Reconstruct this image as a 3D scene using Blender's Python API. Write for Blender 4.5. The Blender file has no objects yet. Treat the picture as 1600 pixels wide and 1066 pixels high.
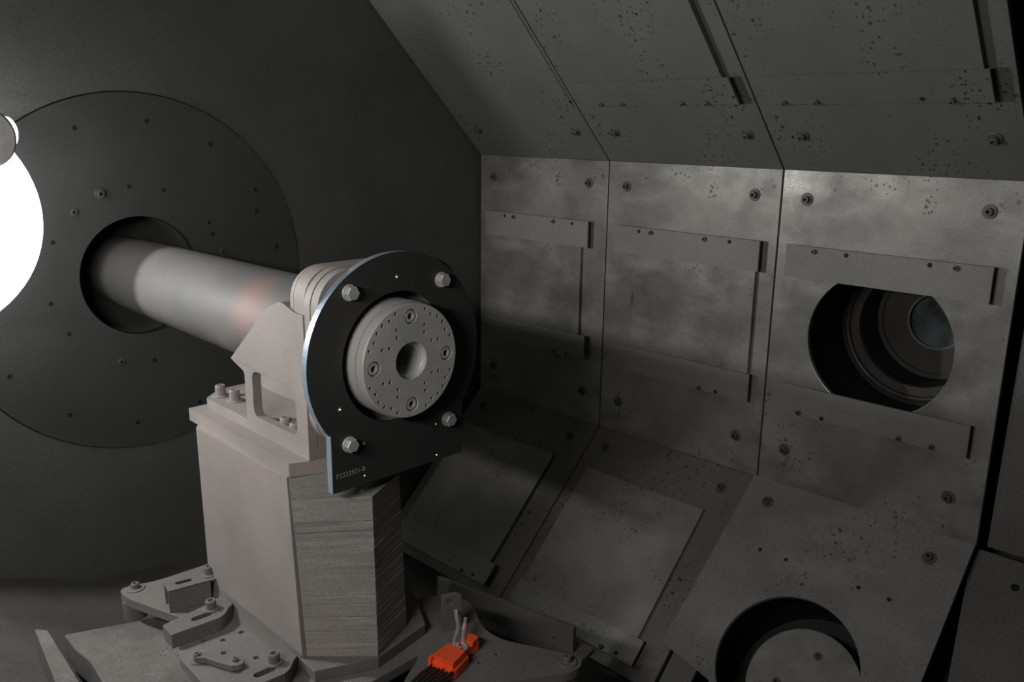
import bpy, bmesh, math, random
from mathutils import Vector, Matrix
from mathutils.geometry import tessellate_polygon

random.seed(7)
SC = bpy.context.scene
COL = SC.collection
PI = math.pi

# ------------------------------------------------------------------ camera
cam_d = bpy.data.cameras.new('camera')
cam = bpy.data.objects.new('camera', cam_d)
COL.objects.link(cam)
SC.camera = cam
cam_d.sensor_width = 36.0
cam_d.sensor_fit = 'HORIZONTAL'
cam_d.lens = 1349.785 / 1600 * 36
cam_d.clip_start = 0.01
cam.matrix_world = Matrix(((0.7116, 0.1622, -0.6836, -0.89935),
                           (-0.7024, 0.1810, -0.6883, -1.15395),
                           (0.0120, 0.9700, 0.2428, 0.40171),
                           (0, 0, 0, 1)))

# ------------------------------------------------------------------ world, lights, exposure
world = bpy.data.worlds.new('world')
SC.world = world
world.use_nodes = True
world.node_tree.nodes['Background'].inputs[0].default_value = (0.9, 0.95, 1.0, 1)
world.node_tree.nodes['Background'].inputs[1].default_value = 0.004

def area_light(name, loc, target, sx, sy, power, col):
    d = bpy.data.lights.new(name, 'AREA')
    d.shape = 'RECTANGLE'
    d.size = sx
    d.size_y = sy
    d.energy = power
    d.color = col
    o = bpy.data.objects.new(name, d)
    COL.objects.link(o)
    o.location = loc
    o.rotation_euler = (Vector(target) - Vector(loc)).to_track_quat('-Z', 'Y').to_euler()
    return o

# long low strip key light, unseen, to the left of the camera
area_light('left_strip_light', (-1.12, -0.40, 0.445), (0.6, 0.25, -0.1), 0.60, 0.07, 11.2, (1.0, 0.965, 0.93))

SC.view_settings.view_transform = 'Standard'
SC.view_settings.look = 'None'
SC.view_settings.gamma = 1
SC.view_settings.use_curve_mapping = False
SC.view_settings.exposure = 0.0

# ------------------------------------------------------------------ materials
def new_mat(name):
    m = bpy.data.materials.new(name)
    m.use_nodes = True
    nt = m.node_tree
    return m, nt, nt.nodes['Principled BSDF']

def N(nt, t, **kw):
    n = nt.nodes.new(t)
    for k, v in kw.items():
        setattr(n, k, v)
    return n

def noise(nt, vec, scale, detail=4, rough=0.55, stretch=None):
    n = N(nt, 'ShaderNodeTexNoise')
    n.inputs['Scale'].default_value = scale
    n.inputs['Detail'].default_value = detail
    n.inputs['Roughness'].default_value = rough
    if stretch:
        mp = N(nt, 'ShaderNodeMapping')
        mp.inputs['Scale'].default_value = stretch
        nt.links.new(vec, mp.inputs['Vector'])
        vec = mp.outputs[0]
    nt.links.new(vec, n.inputs['Vector'])
    return n.outputs['Fac']

def ramp(nt, fac, p0, p1, c0=(0, 0, 0, 1), c1=(1, 1, 1, 1)):
    r = N(nt, 'ShaderNodeValToRGB')
    e = r.color_ramp.elements
    e[0].position, e[1].position = p0, p1
    e[0].color, e[1].color = c0, c1
    nt.links.new(fac, r.inputs[0])
    return r.outputs[0]

def mix(nt, fac, a, b, mode='MIX'):
    m = N(nt, 'ShaderNodeMix', data_type='RGBA', blend_type=mode)
    if isinstance(fac, (int, float)):
        m.inputs[0].default_value = fac
    else:
        nt.links.new(fac, m.inputs[0])
    for i, v in ((6, a), (7, b)):
        if isinstance(v, tuple):
            m.inputs[i].default_value = v if len(v) == 4 else v + (1,)
        else:
            nt.links.new(v, m.inputs[i])
    return m.outputs[2]

def math_n(nt, op, a, b):
    m = N(nt, 'ShaderNodeMath', operation=op)
    for i, v in enumerate((a, b)):
        if isinstance(v, (int, float)):
            m.inputs[i].default_value = v
        else:
            nt.links.new(v, m.inputs[i])
    return m.outputs[0]

def metal(name, dark, light, rough=0.55, metallic=0.0, spots=0.0, spot_bias=0.52, streak=None, patch=None,
          patch_amt=0.0, grain=0.25, bump=0.15, scale=3.0, flecks=0.0, spec=0.5, rvar=(0.08, 0.1), stain=None):
    """coated metal: cloudy colour, fine grain, optional burnt pits and pale flecks"""
    m, nt, p = new_mat(name)
    tc = N(nt, 'ShaderNodeTexCoord').outputs['Object']
    n1 = noise(nt, tc, scale, 5, 0.6)
    c = mix(nt, ramp(nt, n1, 0.33, 0.68), dark, light)
    if streak:
        s = noise(nt, tc, 6, 4, 0.6, streak)
        c = mix(nt, math_n(nt, 'MULTIPLY', ramp(nt, s, 0.5, 0.75), 0.45), c, tuple(x * 1.5 for x in light))
        s2 = noise(nt, tc, 4.3, 4, 0.6, streak)
        c = mix(nt, math_n(nt, 'MULTIPLY', ramp(nt, s2, 0.52, 0.72), 0.5), c, tuple(x * 0.62 for x in dark))
    if patch:
        pn = noise(nt, tc, 2.2, 3, 0.5)
        c = mix(nt, math_n(nt, 'MULTIPLY', ramp(nt, pn, 0.5, 0.66), patch_amt), c, patch)
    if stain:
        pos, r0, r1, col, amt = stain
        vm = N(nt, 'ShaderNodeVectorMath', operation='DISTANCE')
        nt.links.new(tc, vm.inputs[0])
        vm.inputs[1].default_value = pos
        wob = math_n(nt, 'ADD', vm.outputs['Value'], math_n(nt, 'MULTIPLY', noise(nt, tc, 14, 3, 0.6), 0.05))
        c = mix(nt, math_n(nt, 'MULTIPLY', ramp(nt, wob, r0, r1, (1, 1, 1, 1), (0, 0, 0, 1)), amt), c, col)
    g = noise(nt, tc, 260, 2, 0.6)
    gv = ramp(nt, g, 0.3, 0.7, (1 - grain,) * 3 + (1,), (1 + grain * 0.6,) * 3 + (1,))
    c = mix(nt, 1.0, c, gv, 'MULTIPLY')
    height = g
    if spots > 0:
        mask = ramp(nt, noise(nt, tc, 4.1, 3, 0.6), spot_bias + 0.04, spot_bias + 0.13)
        acc = None
        for sc, th in ((85, 0.30), (40, 0.22), (19, 0.14)):
            v = N(nt, 'ShaderNodeTexVoronoi', feature='F1')
            v.inputs['Scale'].default_value = sc
            v.inputs['Randomness'].default_value = 1
            nt.links.new(tc, v.inputs['Vector'])
            dots = ramp(nt, v.outputs['Distance'], th * 0.55, th, (1, 1, 1, 1), (0, 0, 0, 1))
            sel = N(nt, 'ShaderNodeSeparateColor')
            nt.links.new(v.outputs['Color'], sel.inputs[0])
            keep = math_n(nt, 'GREATER_THAN', sel.outputs[0], 0.5)
            d = math_n(nt, 'MULTIPLY', dots, keep)
            acc = d if acc is None else math_n(nt, 'MAXIMUM', acc, d)
        sp = math_n(nt, 'MULTIPLY', acc, mask)
        c = mix(nt, math_n(nt, 'MULTIPLY', sp, spots), c, (0.008, 0.008, 0.008))
    if flecks > 0:
        v = N(nt, 'ShaderNodeTexVoronoi', feature='F1')
        v.inputs['Scale'].default_value = 40
        nt.links.new(tc, v.inputs['Vector'])
        sel = N(nt, 'ShaderNodeSeparateColor')
        nt.links.new(v.outputs['Color'], sel.inputs[0])
        k = math_n(nt, 'MULTIPLY', math_n(nt, 'GREATER_THAN', sel.outputs[1], 0.985),
                   math_n(nt, 'LESS_THAN', v.outputs['Distance'], 0.07))
        c = mix(nt, math_n(nt, 'MULTIPLY', k, flecks), c, (0.6, 0.58, 0.55))
    nt.links.new(c, p.inputs['Base Color'])
    p.inputs['Metallic'].default_value = metallic
    rr = ramp(nt, noise(nt, tc, 4.7, 4, 0.6), 0.35, 0.65, (max(0, rough - rvar[0]),) * 3 + (1,), (min(1, rough + rvar[1]),) * 3 + (1,))
    nt.links.new(rr, p.inputs['Roughness'])
    p.inputs['Specular IOR Level'].default_value = spec
    if bump > 0:
        b = N(nt, 'ShaderNodeBump')
        b.inputs['Strength'].default_value = bump
        b.inputs['Distance'].default_value = 0.002
        nt.links.new(height, b.inputs['Height'])
        nt.links.new(b.outputs[0], p.inputs['Normal'])
    return m

def plain(name, col, rough=0.5, metallic=0.0, spec=0.5):
    m, nt, p = new_mat(name)
    tc = N(nt, 'ShaderNodeTexCoord').outputs['Object']
    g = noise(nt, tc, 60, 3, 0.6)
    c = mix(nt, ramp(nt, g, 0.3, 0.7), tuple(x * 0.85 for x in col), tuple(min(1, x * 1.1) for x in col))
    nt.links.new(c, p.inputs['Base Color'])
    p.inputs['Roughness'].default_value = rough
    p.inputs['Metallic'].default_value = metallic
    p.inputs['Specular IOR Level'].default_value = spec
    return m

def emit(name, col, s):
    m, nt, p = new_mat(name)
    p.inputs['Base Color'].default_value = (0.8, 0.8, 0.8, 1)
    p.inputs['Emission Color'].default_value = col + (1,)
    p.inputs['Emission Strength'].default_value = s
    return m

M = {}
M['end'] = metal('coated_end_wall', (0.080, 0.081, 0.077), (0.110, 0.111, 0.105), 0.7, spots=0.0, flecks=0.25, grain=0.3)
M['cover'] = metal('coated_round_cover', (0.055, 0.056, 0.0545), (0.072, 0.073, 0.070), 0.7, flecks=0.2, grain=0.3)
M['shell'] = metal('soot_black_shell', (0.030, 0.030, 0.029), (0.05, 0.05, 0.048), 0.8, bump=0.1)
M['panel_upper'] = metal('sooted_panel', (0.115, 0.118, 0.110), (0.142, 0.144, 0.134), 0.68, spots=0.97, spot_bias=0.43, grain=0.22)
M['panel_side'] = metal('smeared_bare_panel', (0.155, 0.154, 0.145), (0.34, 0.334, 0.31), 0.38, metallic=0.25, rvar=(0.14, 0.16), spots=0.9,
                        spot_bias=0.5, streak=(0.9, 0.8, 1.7), grain=0.22, flecks=0.5)
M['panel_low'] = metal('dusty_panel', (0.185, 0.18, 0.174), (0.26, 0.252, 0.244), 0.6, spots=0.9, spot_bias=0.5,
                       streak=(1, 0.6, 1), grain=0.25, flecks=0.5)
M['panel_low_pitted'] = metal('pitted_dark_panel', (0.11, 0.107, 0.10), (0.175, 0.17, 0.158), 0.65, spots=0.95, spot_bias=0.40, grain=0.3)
M['setback'] = metal('brown_grey_setback_panel', (0.11, 0.106, 0.10), (0.155, 0.148, 0.14), 0.7, spots=0.5, grain=0.3, flecks=0.5)
M['strip'] = metal('grey_strip', (0.175, 0.175, 0.166), (0.25, 0.247, 0.233), 0.55, spots=0.7, spot_bias=0.55, grain=0.2)
M['paint'] = metal('pale_grey_paint', (0.200, 0.182, 0.174), (0.245, 0.218, 0.207), 0.62, patch=(0.33, 0.235, 0.215), patch_amt=0.6,
                   grain=0.10, bump=0.05, scale=6)
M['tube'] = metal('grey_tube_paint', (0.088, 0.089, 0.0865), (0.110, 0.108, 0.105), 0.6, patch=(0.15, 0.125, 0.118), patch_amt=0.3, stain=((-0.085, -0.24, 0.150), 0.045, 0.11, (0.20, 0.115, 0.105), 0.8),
                  grain=0.10, bump=0.05, scale=4)
M['laminate'] = metal('laminate_steel', (0.21, 0.202, 0.192), (0.31, 0.298, 0.28), 0.6, streak=(1, 1, 14), grain=0.2,
                      patch=(0.27, 0.215, 0.185), patch_amt=0.5)
M['base'] = metal('dusty_base_plate', (0.105, 0.099, 0.094), (0.142, 0.135, 0.129), 0.68, grain=0.2, patch=(0.17, 0.15, 0.14), patch_amt=0.4)
M['bar'] = metal('dusty_bar', (0.10, 0.098, 0.093), (0.135, 0.132, 0.124), 0.66, grain=0.2)
M['floor'] = metal('sooty_floor', (0.042, 0.041, 0.038), (0.066, 0.064, 0.059), 0.85, grain=0.35)
M['floor2'] = metal('dusty_tank_floor', (0.044, 0.042, 0.039), (0.078, 0.075, 0.069), 0.85, grain=0.35, scale=5)
M['dust'] = metal('dust_deck', (0.072, 0.069, 0.064), (0.135, 0.130, 0.122), 0.8, grain=0.3, scale=9, spots=0.7, spot_bias=0.52)
M['disc'] = metal('machined_disc', (0.50, 0.51, 0.485), (0.63, 0.63, 0.60), 0.42, metallic=0.35, grain=0.12, bump=0.03, scale=9)
M['hub'] = metal('turned_hub', (0.33, 0.325, 0.31), (0.41, 0.40, 0.38), 0.5, grain=0.12, bump=0.03, metallic=0.1)
M['black_plate'] = metal('blackened_plate', (0.026, 0.0265, 0.0265), (0.04, 0.04, 0.04), 0.55, grain=0.25, bump=0.1)
M['blue_edge'] = metal('blue_steel_edge', (0.20, 0.25, 0.31), (0.33, 0.40, 0.48), 0.35, metallic=0.3, grain=0.1, bump=0)
M['screw'] = plain('grey_screw', (0.17, 0.165, 0.155), 0.5, 0.2)
M['bolt'] = plain('pale_bolt', (0.40, 0.40, 0.39), 0.45, 0.2)
M['wallscrew'] = plain('soot_screw', (0.105, 0.104, 0.098), 0.5, 0.15)
M['dark'] = plain('black_recess', (0.010, 0.010, 0.010), 0.8)  # black in place of the shade inside sockets, slots and holes
M['bright'] = plain('bright_thread', (0.55, 0.55, 0.55), 0.25, 0.9)
M['chrome'] = plain('chrome_steel', (0.85, 0.85, 0.86), 0.2, 0.7)
M['orange'] = plain('orange_plastic', (1.0, 0.105, 0.03), 0.42)
M['cable'] = plain('black_cable', (0.012, 0.012, 0.012), 0.4)
M['pinktape'] = plain('pink_tape', (0.75, 0.32, 0.35), 0.5)
M['port'] = metal('dark_port_metal', (0.034, 0.033, 0.031), (0.058, 0.056, 0.052), 0.5, grain=0.2, bump=0.05)
M['portdark'] = metal('black_port_metal', (0.010, 0.010, 0.010), (0.018, 0.018, 0.018), 0.6, grain=0.2, bump=0.05)
M['lens'] = metal('cloudy_window_glass', (0.035, 0.040, 0.042), (0.15, 0.18, 0.19), 0.22, grain=0.1, bump=0, scale=11)
M['coverdisc'] = metal('bare_cover_disc', (0.19, 0.186, 0.174), (0.34, 0.335, 0.31), 0.55, grain=0.2, streak=(1.5, 1, 1), scale=7)
M['lamp'] = emit('lamp_glow', (1.0, 1.0, 0.98), 3.6)
M['lampgrey'] = plain('grey_lamp_hood', (0.30, 0.29, 0.28), 0.6)

# ------------------------------------------------------------------ object helpers
WLOC = {}

def link(name, me, mat, parent=None, loc=None, rot=None):
    o = bpy.data.objects.new(name, me)
    COL.objects.link(o)
    if mat is not None and len(me.materials) == 0:
        for k in (mat if isinstance(mat, (list, tuple)) else [mat]):
            me.materials.append(M[k])
    base = WLOC[parent.name] if parent else Vector((0, 0, 0))
    w = Vector(loc) if loc is not None else base.copy()
    WLOC[o.name] = w
    o.parent = parent
    if rot is not None:
        o.rotation_mode = 'QUATERNION'
        o.rotation_quaternion = rot
        pr = parent
        o.location = w - base
    else:
        o.location = w - base
    return o

def obj(name, bm, mat, parent=None, loc=None, smooth=False, bevel=0.0):
    """bm in world coordinates -> one mesh object whose origin is loc (or the parent's)"""
    base = WLOC[parent.name] if parent else Vector((0, 0, 0))
    w = Vector(loc) if loc is not None else base
    bmesh.ops.recalc_face_normals(bm, faces=bm.faces[:])
    bmesh.ops.translate(bm, verts=bm.verts[:], vec=-w)
    me = bpy.data.meshes.new(name)
    bm.to_mesh(me)
    bm.free()
    if smooth:
        for p in me.polygons:
            p.use_smooth = True
        try:
            me.set_sharp_from_angle(angle=math.radians(35))
        except Exception:
            pass
    o = link(name, me, mat, parent, w)
    if bevel > 0:
        b = o.modifiers.new('edge', 'BEVEL')
        b.width = bevel
        b.segments = 2
        b.limit_method = 'ANGLE'
        b.angle_limit = math.radians(40)
    return o

def thing(name, label, cat, loc, group=None):
    o = bpy.data.objects.new(name, None)
    COL.objects.link(o)
    o.empty_display_size = 0.05
    o.location = loc
    WLOC[o.name] = Vector(loc)
    tag(o, label, cat, group)
    return o

def tag(o, label, cat, group=None):
    o['label'] = label
    o['category'] = cat
    if group:
        o['group'] = group
    return o

def struct(o, label=None):
    o['kind'] = 'structure'
    if label:
        o['label'] = label
    return o

def circle(cx, cy, r, n=48, a0=0.0):
    return [(cx + r * math.cos(a0 + 2 * PI * i / n), cy + r * math.sin(a0 + 2 * PI * i / n)) for i in range(n)]

def rrect(x0, y0, x1, y1, r, n=5):
    pts = []
    for cx, cy, a in ((x1 - r, y1 - r, 0), (x0 + r, y1 - r, PI / 2), (x0 + r, y0 + r, PI), (x1 - r, y0 + r, 1.5 * PI)):
        for i in range(n + 1):
            t = a + PI / 2 * i / n
            pts.append((cx + r * math.cos(t), cy + r * math.sin(t)))
    return pts

def slot(cx, cy, L, r, ang, n=6):
    pts = []
    for s, a in ((1, -PI / 2), (-1, PI / 2)):
        for i in range(n + 1):
            t = a + PI * i / n
            x, y = s * L / 2 + r * math.cos(t), r * math.sin(t)
            pts.append((cx + x * math.cos(ang) - y * math.sin(ang), cy + x * math.sin(ang) + y * math.cos(ang)))
    return pts

def round_poly(pts, r, n=4):
    """round every corner of a convex or concave polygon; r number or per-corner list"""
    out = []
    k = len(pts)
    for i in range(k):
        p, a, b = Vector(pts[i]), Vector(pts[i - 1]), Vector(pts[(i + 1) % k])
        rr = r[i] if isinstance(r, (list, tuple)) else r
        if rr <= 0:
            out.append(tuple(p))
            continue
        u, v = (a - p), (b - p)
        d = min(rr, u.length * 0.45, v.length * 0.45)
        s, e = p + u.normalized() * d, p + v.normalized() * d
        for j in range(n + 1):
            t = j / n
            q = s * (1 - t) ** 2 + p * 2 * t * (1 - t) + e * t ** 2
            out.append((q.x, q.y))
    return out

def add_plate(bm, fn, outer, h0, h1, holes=(), edge_mat=0, blind=None):
    """a plate with holes; fn(u, v, h) -> world; caps at h0 and h1. blind = depth: holes closed at h1-blind side"""
    loops = [list(outer)] + [list(h) for h in holes]
    flat = [p for l in loops for p in l]
    tris = tessellate_polygon([[Vector((p[0], p[1], 0)) for p in l] for l in loops])
    a = [bm.verts.new(fn(p[0], p[1], h0)) for p in flat]
    b = [bm.verts.new(fn(p[0], p[1], h1)) for p in flat]
    for t in tris:
        for vs in ([a[i] for i in t], [b[i] for i in t]):
            try:
                bm.faces.new(vs)
            except ValueError:
                pass
    k = 0
    for li, l in enumerate(loops):
        n = len(l)
        for i in range(n):
            j = (i + 1) % n
            f = bm.faces.new((a[k + i], a[k + j], b[k + j], b[k + i]))
            f.material_index = edge_mat if li == 0 else 0
        k += n

def add_box(bm, x0, x1, y0, y1, z0, z1):
    add_plate(bm, lambda u, v, h: (u, v, h), [(x0, y0), (x1, y0), (x1, y1), (x0, y1)], z0, z1)

def add_lathe(bm, prof, fn, n=48, cap0=False, cap1=False):
    """prof: list of (radius, height); fn(x, y, h) -> world"""
    rings = []
    for r, h in prof:
        rings.append([bm.verts.new(fn(r * math.cos(2 * PI * i / n), r * math.sin(2 * PI * i / n), h)) for i in range(n)])
    for a, b in zip(rings, rings[1:]):
        for i in range(n):
            j = (i + 1) % n
            bm.faces.new((a[i], a[j], b[j], b[i]))
    if cap0:
        bm.faces.new(rings[0])
    if cap1:
        bm.faces.new(rings[-1])

def add_tube(bm, pts, r, n=8):
    pts = [Vector(p) for p in pts]
    rings = []
    up = Vector((0.13, 0.27, 1)).normalized()
    for i, p in enumerate(pts):
        t = (pts[min(i + 1, len(pts) - 1)] - pts[max(i - 1, 0)]).normalized()
        s = t.cross(up)
        if s.length < 0.05:
            s = t.cross(Vector((1, 0, 0)))
        s.normalize()
        q = t.cross(s).normalized()
        rr = r[i] if isinstance(r, (list, tuple)) else r
        rings.append([bm.verts.new(p + s * rr * math.cos(2 * PI * k / n) + q * rr * math.sin(2 * PI * k / n)) for k in range(n)])
    for a, b in zip(rings, rings[1:]):
        for i in range(n):
            j = (i + 1) % n
            bm.faces.new((a[i], a[j], b[j], b[i]))
    bm.faces.new(rings[0])
    bm.faces.new(rings[-1])

XY = lambda u, v, h: (u, v, h)                     # horizontal plates
XZ = lambda u, v, h: (u, h, v)                     # plates facing along the shaft
YZ = lambda u, v, h: (h, u, v)                     # plates facing across

# ------------------------------------------------------------------ fasteners (shared meshes, axis +Z, head standing on z = 0)
_mesh = {}

def screw_mesh(r, h, key):
    k = ('s', r, h, key)
    if k in _mesh:
        return _mesh[k]
    bm = bmesh.new()
    n = 12
    def hexr(a, rr):
        s = (a + PI / 6) % (PI / 3) - PI / 6
        return rr * math.cos(PI / 6) / math.cos(s)
    loops = []
    for rr, z, hx in ((r, 0, 0), (r, h * 0.86, 0), (r * 0.88, h, 0), (r * 0.56, h, 1), (r * 0.56, h * 0.45, 1)):
        l = []
        for i in range(n):
            a = 2 * PI * i / n
            q = hexr(a, rr) if hx else rr
            l.append(bm.verts.new((q * math.cos(a), q * math.sin(a), z)))
        loops.append(l)
    for a, b in zip(loops, loops[1:]):
        for i in range(n):
            j = (i + 1) % n
            bm.faces.new((a[i], a[j], b[j], b[i]))
    f = bm.faces.new(loops[-1])
    f.material_index = 1
    bmesh.ops.recalc_face_normals(bm, faces=bm.faces[:])
    me = bpy.data.meshes.new('screw')
    bm.to_mesh(me)
    bm.free()
    me.materials.append(M[key])
    me.materials.append(M['dark'])
    _mesh[k] = me
    return me

def washer_mesh(r, t, key):
    k = ('w', r, t, key)
    if k in _mesh:
        return _mesh[k]
    bm = bmesh.new()
    add_lathe(bm, [(r * 0.4, 0), (r, 0), (r, t * 0.7), (r * 0.94, t), (r * 0.4, t)], XY, 20)
    bmesh.ops.recalc_face_normals(bm, faces=bm.faces[:])
    me = bpy.data.meshes.new('washer')
    bm.to_mesh(me)
    bm.free()
    me.materials.append(M[key])
    _mesh[k] = me
    return me

def hole_mesh(r, key='dark'):
    """a thin black disc in place of the shade in a screw hole"""
    k = ('h', r, key)
    if k in _mesh:
        return _mesh[k]
    bm = bmesh.new()
    add_lathe(bm, [(r * 1.12, 0.0003), (r, 0.0006), (r * 0.9, 0.0006), (r * 0.75, 0.0002)], XY, 12, cap1=True)
    me = bpy.data.meshes.new('screw_hole')
    bm.to_mesh(me)
    bm.free()
    me.materials.append(M[key])
    _mesh[k] = me
    return me

def zrot(n):
    return Vector((0, 0, 1)).rotation_difference(Vector(n).normalized())

def screw(parent, loc, nrm, r=0.0085, h=0.012, wr=0.0, key='wallscrew', name='socket_screw'):
    loc = Vector(loc)
    nrm = Vector(nrm).normalized()
    t = 0.003
    o = link(name, screw_mesh(r, h, key), None, parent, loc + nrm * (t if wr else 0), zrot(nrm))
    if wr:
        w = bpy.data.objects.new('washer', washer_mesh(wr, t, key))
        COL.objects.link(w)
        w.parent = o
        w.location = (0, 0, -t)
    return o

def hole_mark(parent, loc, nrm, r):
    return link('screw_hole', hole_mesh(r), None, parent, Vector(loc), zrot(nrm))

def hexbolt(parent, loc, nrm, r=0.0125, h=0.012):
    key = ('hx', r, h)
    if key not in _mesh:
        bm = bmesh.new()
        add_lathe(bm, [(r, 0), (r, h * 0.85), (r * 0.88, h)], XY, 6, cap1=True)
        bmesh.ops.recalc_face_normals(bm, faces=bm.faces[:])
        me = bpy.data.meshes.new('hex_bolt')
        bm.to_mesh(me)
        bm.free()
        me.materials.append(M['bolt'])
        _mesh[key] = me
    nrm = Vector(nrm).normalized()
    o = link('hex_bolt', _mesh[key], None, parent, Vector(loc) + nrm * 0.003, zrot(nrm))
    w = bpy.data.objects.new('washer', washer_mesh(r * 1.13, 0.003, 'bolt'))
    COL.objects.link(w)
    w.parent = o
    w.location = (0, 0, -0.003)
    return o

# ------------------------------------------------------------------ the chamber: end wall and octagonal shell
YE = 1.1545
XR, ZT, ZB = 1.2154, 0.298, -0.562
K = math.sqrt(0.5)
SIDE = lambda y, s, h: (XR - h, y, s)
UPPER = lambda y, s, h: (XR - (s + h) * K, y, ZT + (s - h) * K)
LOWER = lambda y, s, h: (XR - (s + h) * K, y, ZB - (s - h) * K)
NS, NU, NL = (-1, 0, 0), (-K, 0, -K), (-K, 0, K)

bm = bmesh.new()
add_plate(bm, XZ, [(-2.2, -1.3), (1.5, -1.3), (1.5, 1.6), (-2.2, 1.6)], YE, YE + 0.05, [circle(0, 0, 0.4735, 96)])
struct(obj('wall_end', bm, 'end'))

HOLE_C = {'side': (-0.12), 'upper': 0.446, 'lower': 0.446}
PORTY, PORTR = -0.3135, 0.182
for nm, fn, s0, s1, hs in (('wall_right', SIDE, ZB - 0.10, ZT + 0.10, -0.12), ('wall_upper_right', UPPER, -0.10, 1.1, None),
                           ('wall_lower_right', LOWER, -0.10, 0.80, 0.446)):
    bm = bmesh.new()
    holes = [circle(PORTY, hs, 0.215, 48)] if hs is not None else []
    add_plate(bm, fn, [(-1.7, s0), (YE, s0), (YE, s1), (-1.7, s1)], -0.16, -0.17, holes)
    struct(obj(nm, bm, 'shell'))

bm = bmesh.new()
add_box(bm, -2.2, 1.05, -1.8, YE, -1.11, -1.07)
struct(obj('floor', bm, 'floor'))

# ------------------------------------------------------------------ lining panels
def facet_plate(name, fn, y0, y1, s0, s1, h0, h1, mat, parent, holes=(), bevel=0.0012, r=0.0):
    bm = bmesh.new()
    out = rrect(y0, s0, y1, s1, r, 3) if r else [(y0, s0), (y1, s0), (y1, s1), (y0, s1)]
    add_plate(bm, fn, out, h0, h1, holes)
    return obj(name, bm, mat, parent, bevel=bevel)

def panel(facet, yA, yB, label, tile=True, hole=True, cfg=None, strips=True):
    """yA > yB; a lining panel of backing plate, two clamp strips, cover tile, bolts"""
    fn, nr, mat, s0, s1, hc = cfg[:6]
    root = thing('lining_panel', label, 'wall panel', fn((yA + yB) / 2, s0, 0), 'panels lining the chamber wall')
    g = 0.0022
    yc = (yA + yB) / 2
    facet_plate('backing_plate', fn, yB + g, yA - g, s0, s1, -0.014, 0.0, mat, root,
                [circle(yc, hc, PORTR if facet != 'lower' else 0.176, 56)] if hole else [])
    return root, yc

def add_bolts(root, fn, nr, spots, r=0.0095, h=0.011, wr=0.0165, key='wallscrew', base=0.0):
    for y, s in spots:
        screw(root, fn(y, s, base), nr, r, h, wr, key, 'panel_bolt')

def lift(fn, y, s, h, s_ref=0.0):
    """plane coordinates, on the plane at height h, of the point that stands on the sight line through (y, s) at h = 0"""
    cy, cz, cx = -1.15395, 0.40171, -0.89935
    p0 = Vector(fn(y, s, 0))
    n = (Vector(fn(y, s, 1)) - p0)
    c = Vector((cx, cy, cz))
    k = 1 - h / ((c - p0).dot(n))
    q = c + (p0 - c) * k
    o = Vector(fn(0, 0, h))
    es = Vector(fn(0, 1, h)) - o
    return q.y, (q - o).dot(es)

def strip_part(root, fn, nr, y0, y1, s0, s1, mat, screws, holes, gap=0.019, t=0.007, s_anchor=None):
    """clamp strip standing off the panel on a spacer, open at its ends"""
    H = gap + t
    a, b = lift(fn, y0, s0, H), lift(fn, y1, s1, H)
    p = facet_plate('clamp_strip', fn, a[0], b[0], a[1], b[1], gap, H, mat, root)
    mid = (a[1] + 0.25 * (b[1] - a[1]), b[1] - 0.12 * (b[1] - a[1]))
    bm = bmesh.new()
    add_plate(bm, fn, [(a[0] + 0.03, mid[0]), (b[0] - 0.03, mid[0]), (b[0] - 0.03, mid[1]), (a[0] + 0.03, mid[1])], 0, gap)
    obj('spacer', bm, 'shell', p)
    for y, s in screws:
        screw(p, fn(*lift(fn, y, s, H), H), nr, 0.0066, 0.008)
    for y, s in holes:
        hole_mark(p, fn(*lift(fn, y, s, H), H), nr, 0.0052)
    return p

MOD = [(1.1445, 0.5612), (0.5612, -0.0215), (-0.0215, -0.6043)]
order = ['farthest, by the end wall', 'middle one', 'nearest']
# --- side row
side_labels = ['grey side wall panel next to the dark end wall, its lower half in black shadow',
               'grey side wall panel with a thin black crescent slit beside its cover sheet',
               'grey side wall panel with the large open round port showing a dark barrel']
for i, (yA, yB) in enumerate(MOD):
    cfg = (SIDE, NS, 'panel_side', ZB, ZT, -0.12, (0.105, 0.0205), (-0.271, -0.351), None)
    root, yc = panel('side', yA, yB, side_labels[i], cfg=cfg)
    add_bolts(root, SIDE, NS, [(yA - 0.072, 0.225), (yB + 0.078, 0.227), (yA - 0.075, -0.458), (yB + 0.078, -0.458)])
    ya, yb = yA - 0.026, yB + 0.052
    if i == 0:
        yb = yB + 0.078
    strip_part(root, SIDE, NS, yb, ya, 0.0205, 0.105, 'strip',
               [(yA - 0.105 if i == 2 else yA - 0.171, 0.0935), (yB + 0.131 if i == 2 else yB + 0.225, 0.0935)],
               [(yA - 0.125 if i != 2 else yA - 0.19, 0.0935), (yB + 0.145 if i != 2 else yB + 0.19, 0.0935)],
               s_anchor=(0.05, 0.09))
    strip_part(root, SIDE, NS, yb, ya, -0.351, -0.271, 'strip',
               [(yB + 0.21, -0.344), (yA - 0.105, -0.344), (yB + 0.131, -0.344)] if i == 2 else [(yB + 0.211, -0.345)],
               [(yA - 0.17, -0.344)] if i == 2 else [(yB + 0.155, -0.345)], s_anchor=(-0.335, -0.295))
    if i < 2:
        tl = yA - 0.040 if i == 0 else 0.4395
        tr = yB + 0.094 if i == 0 else yB + 0.051
        facet_plate('cover_sheet', SIDE, tr, tl, -0.30, 0.06, 0.0012, 0.0135, 'panel_side', root)

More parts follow.
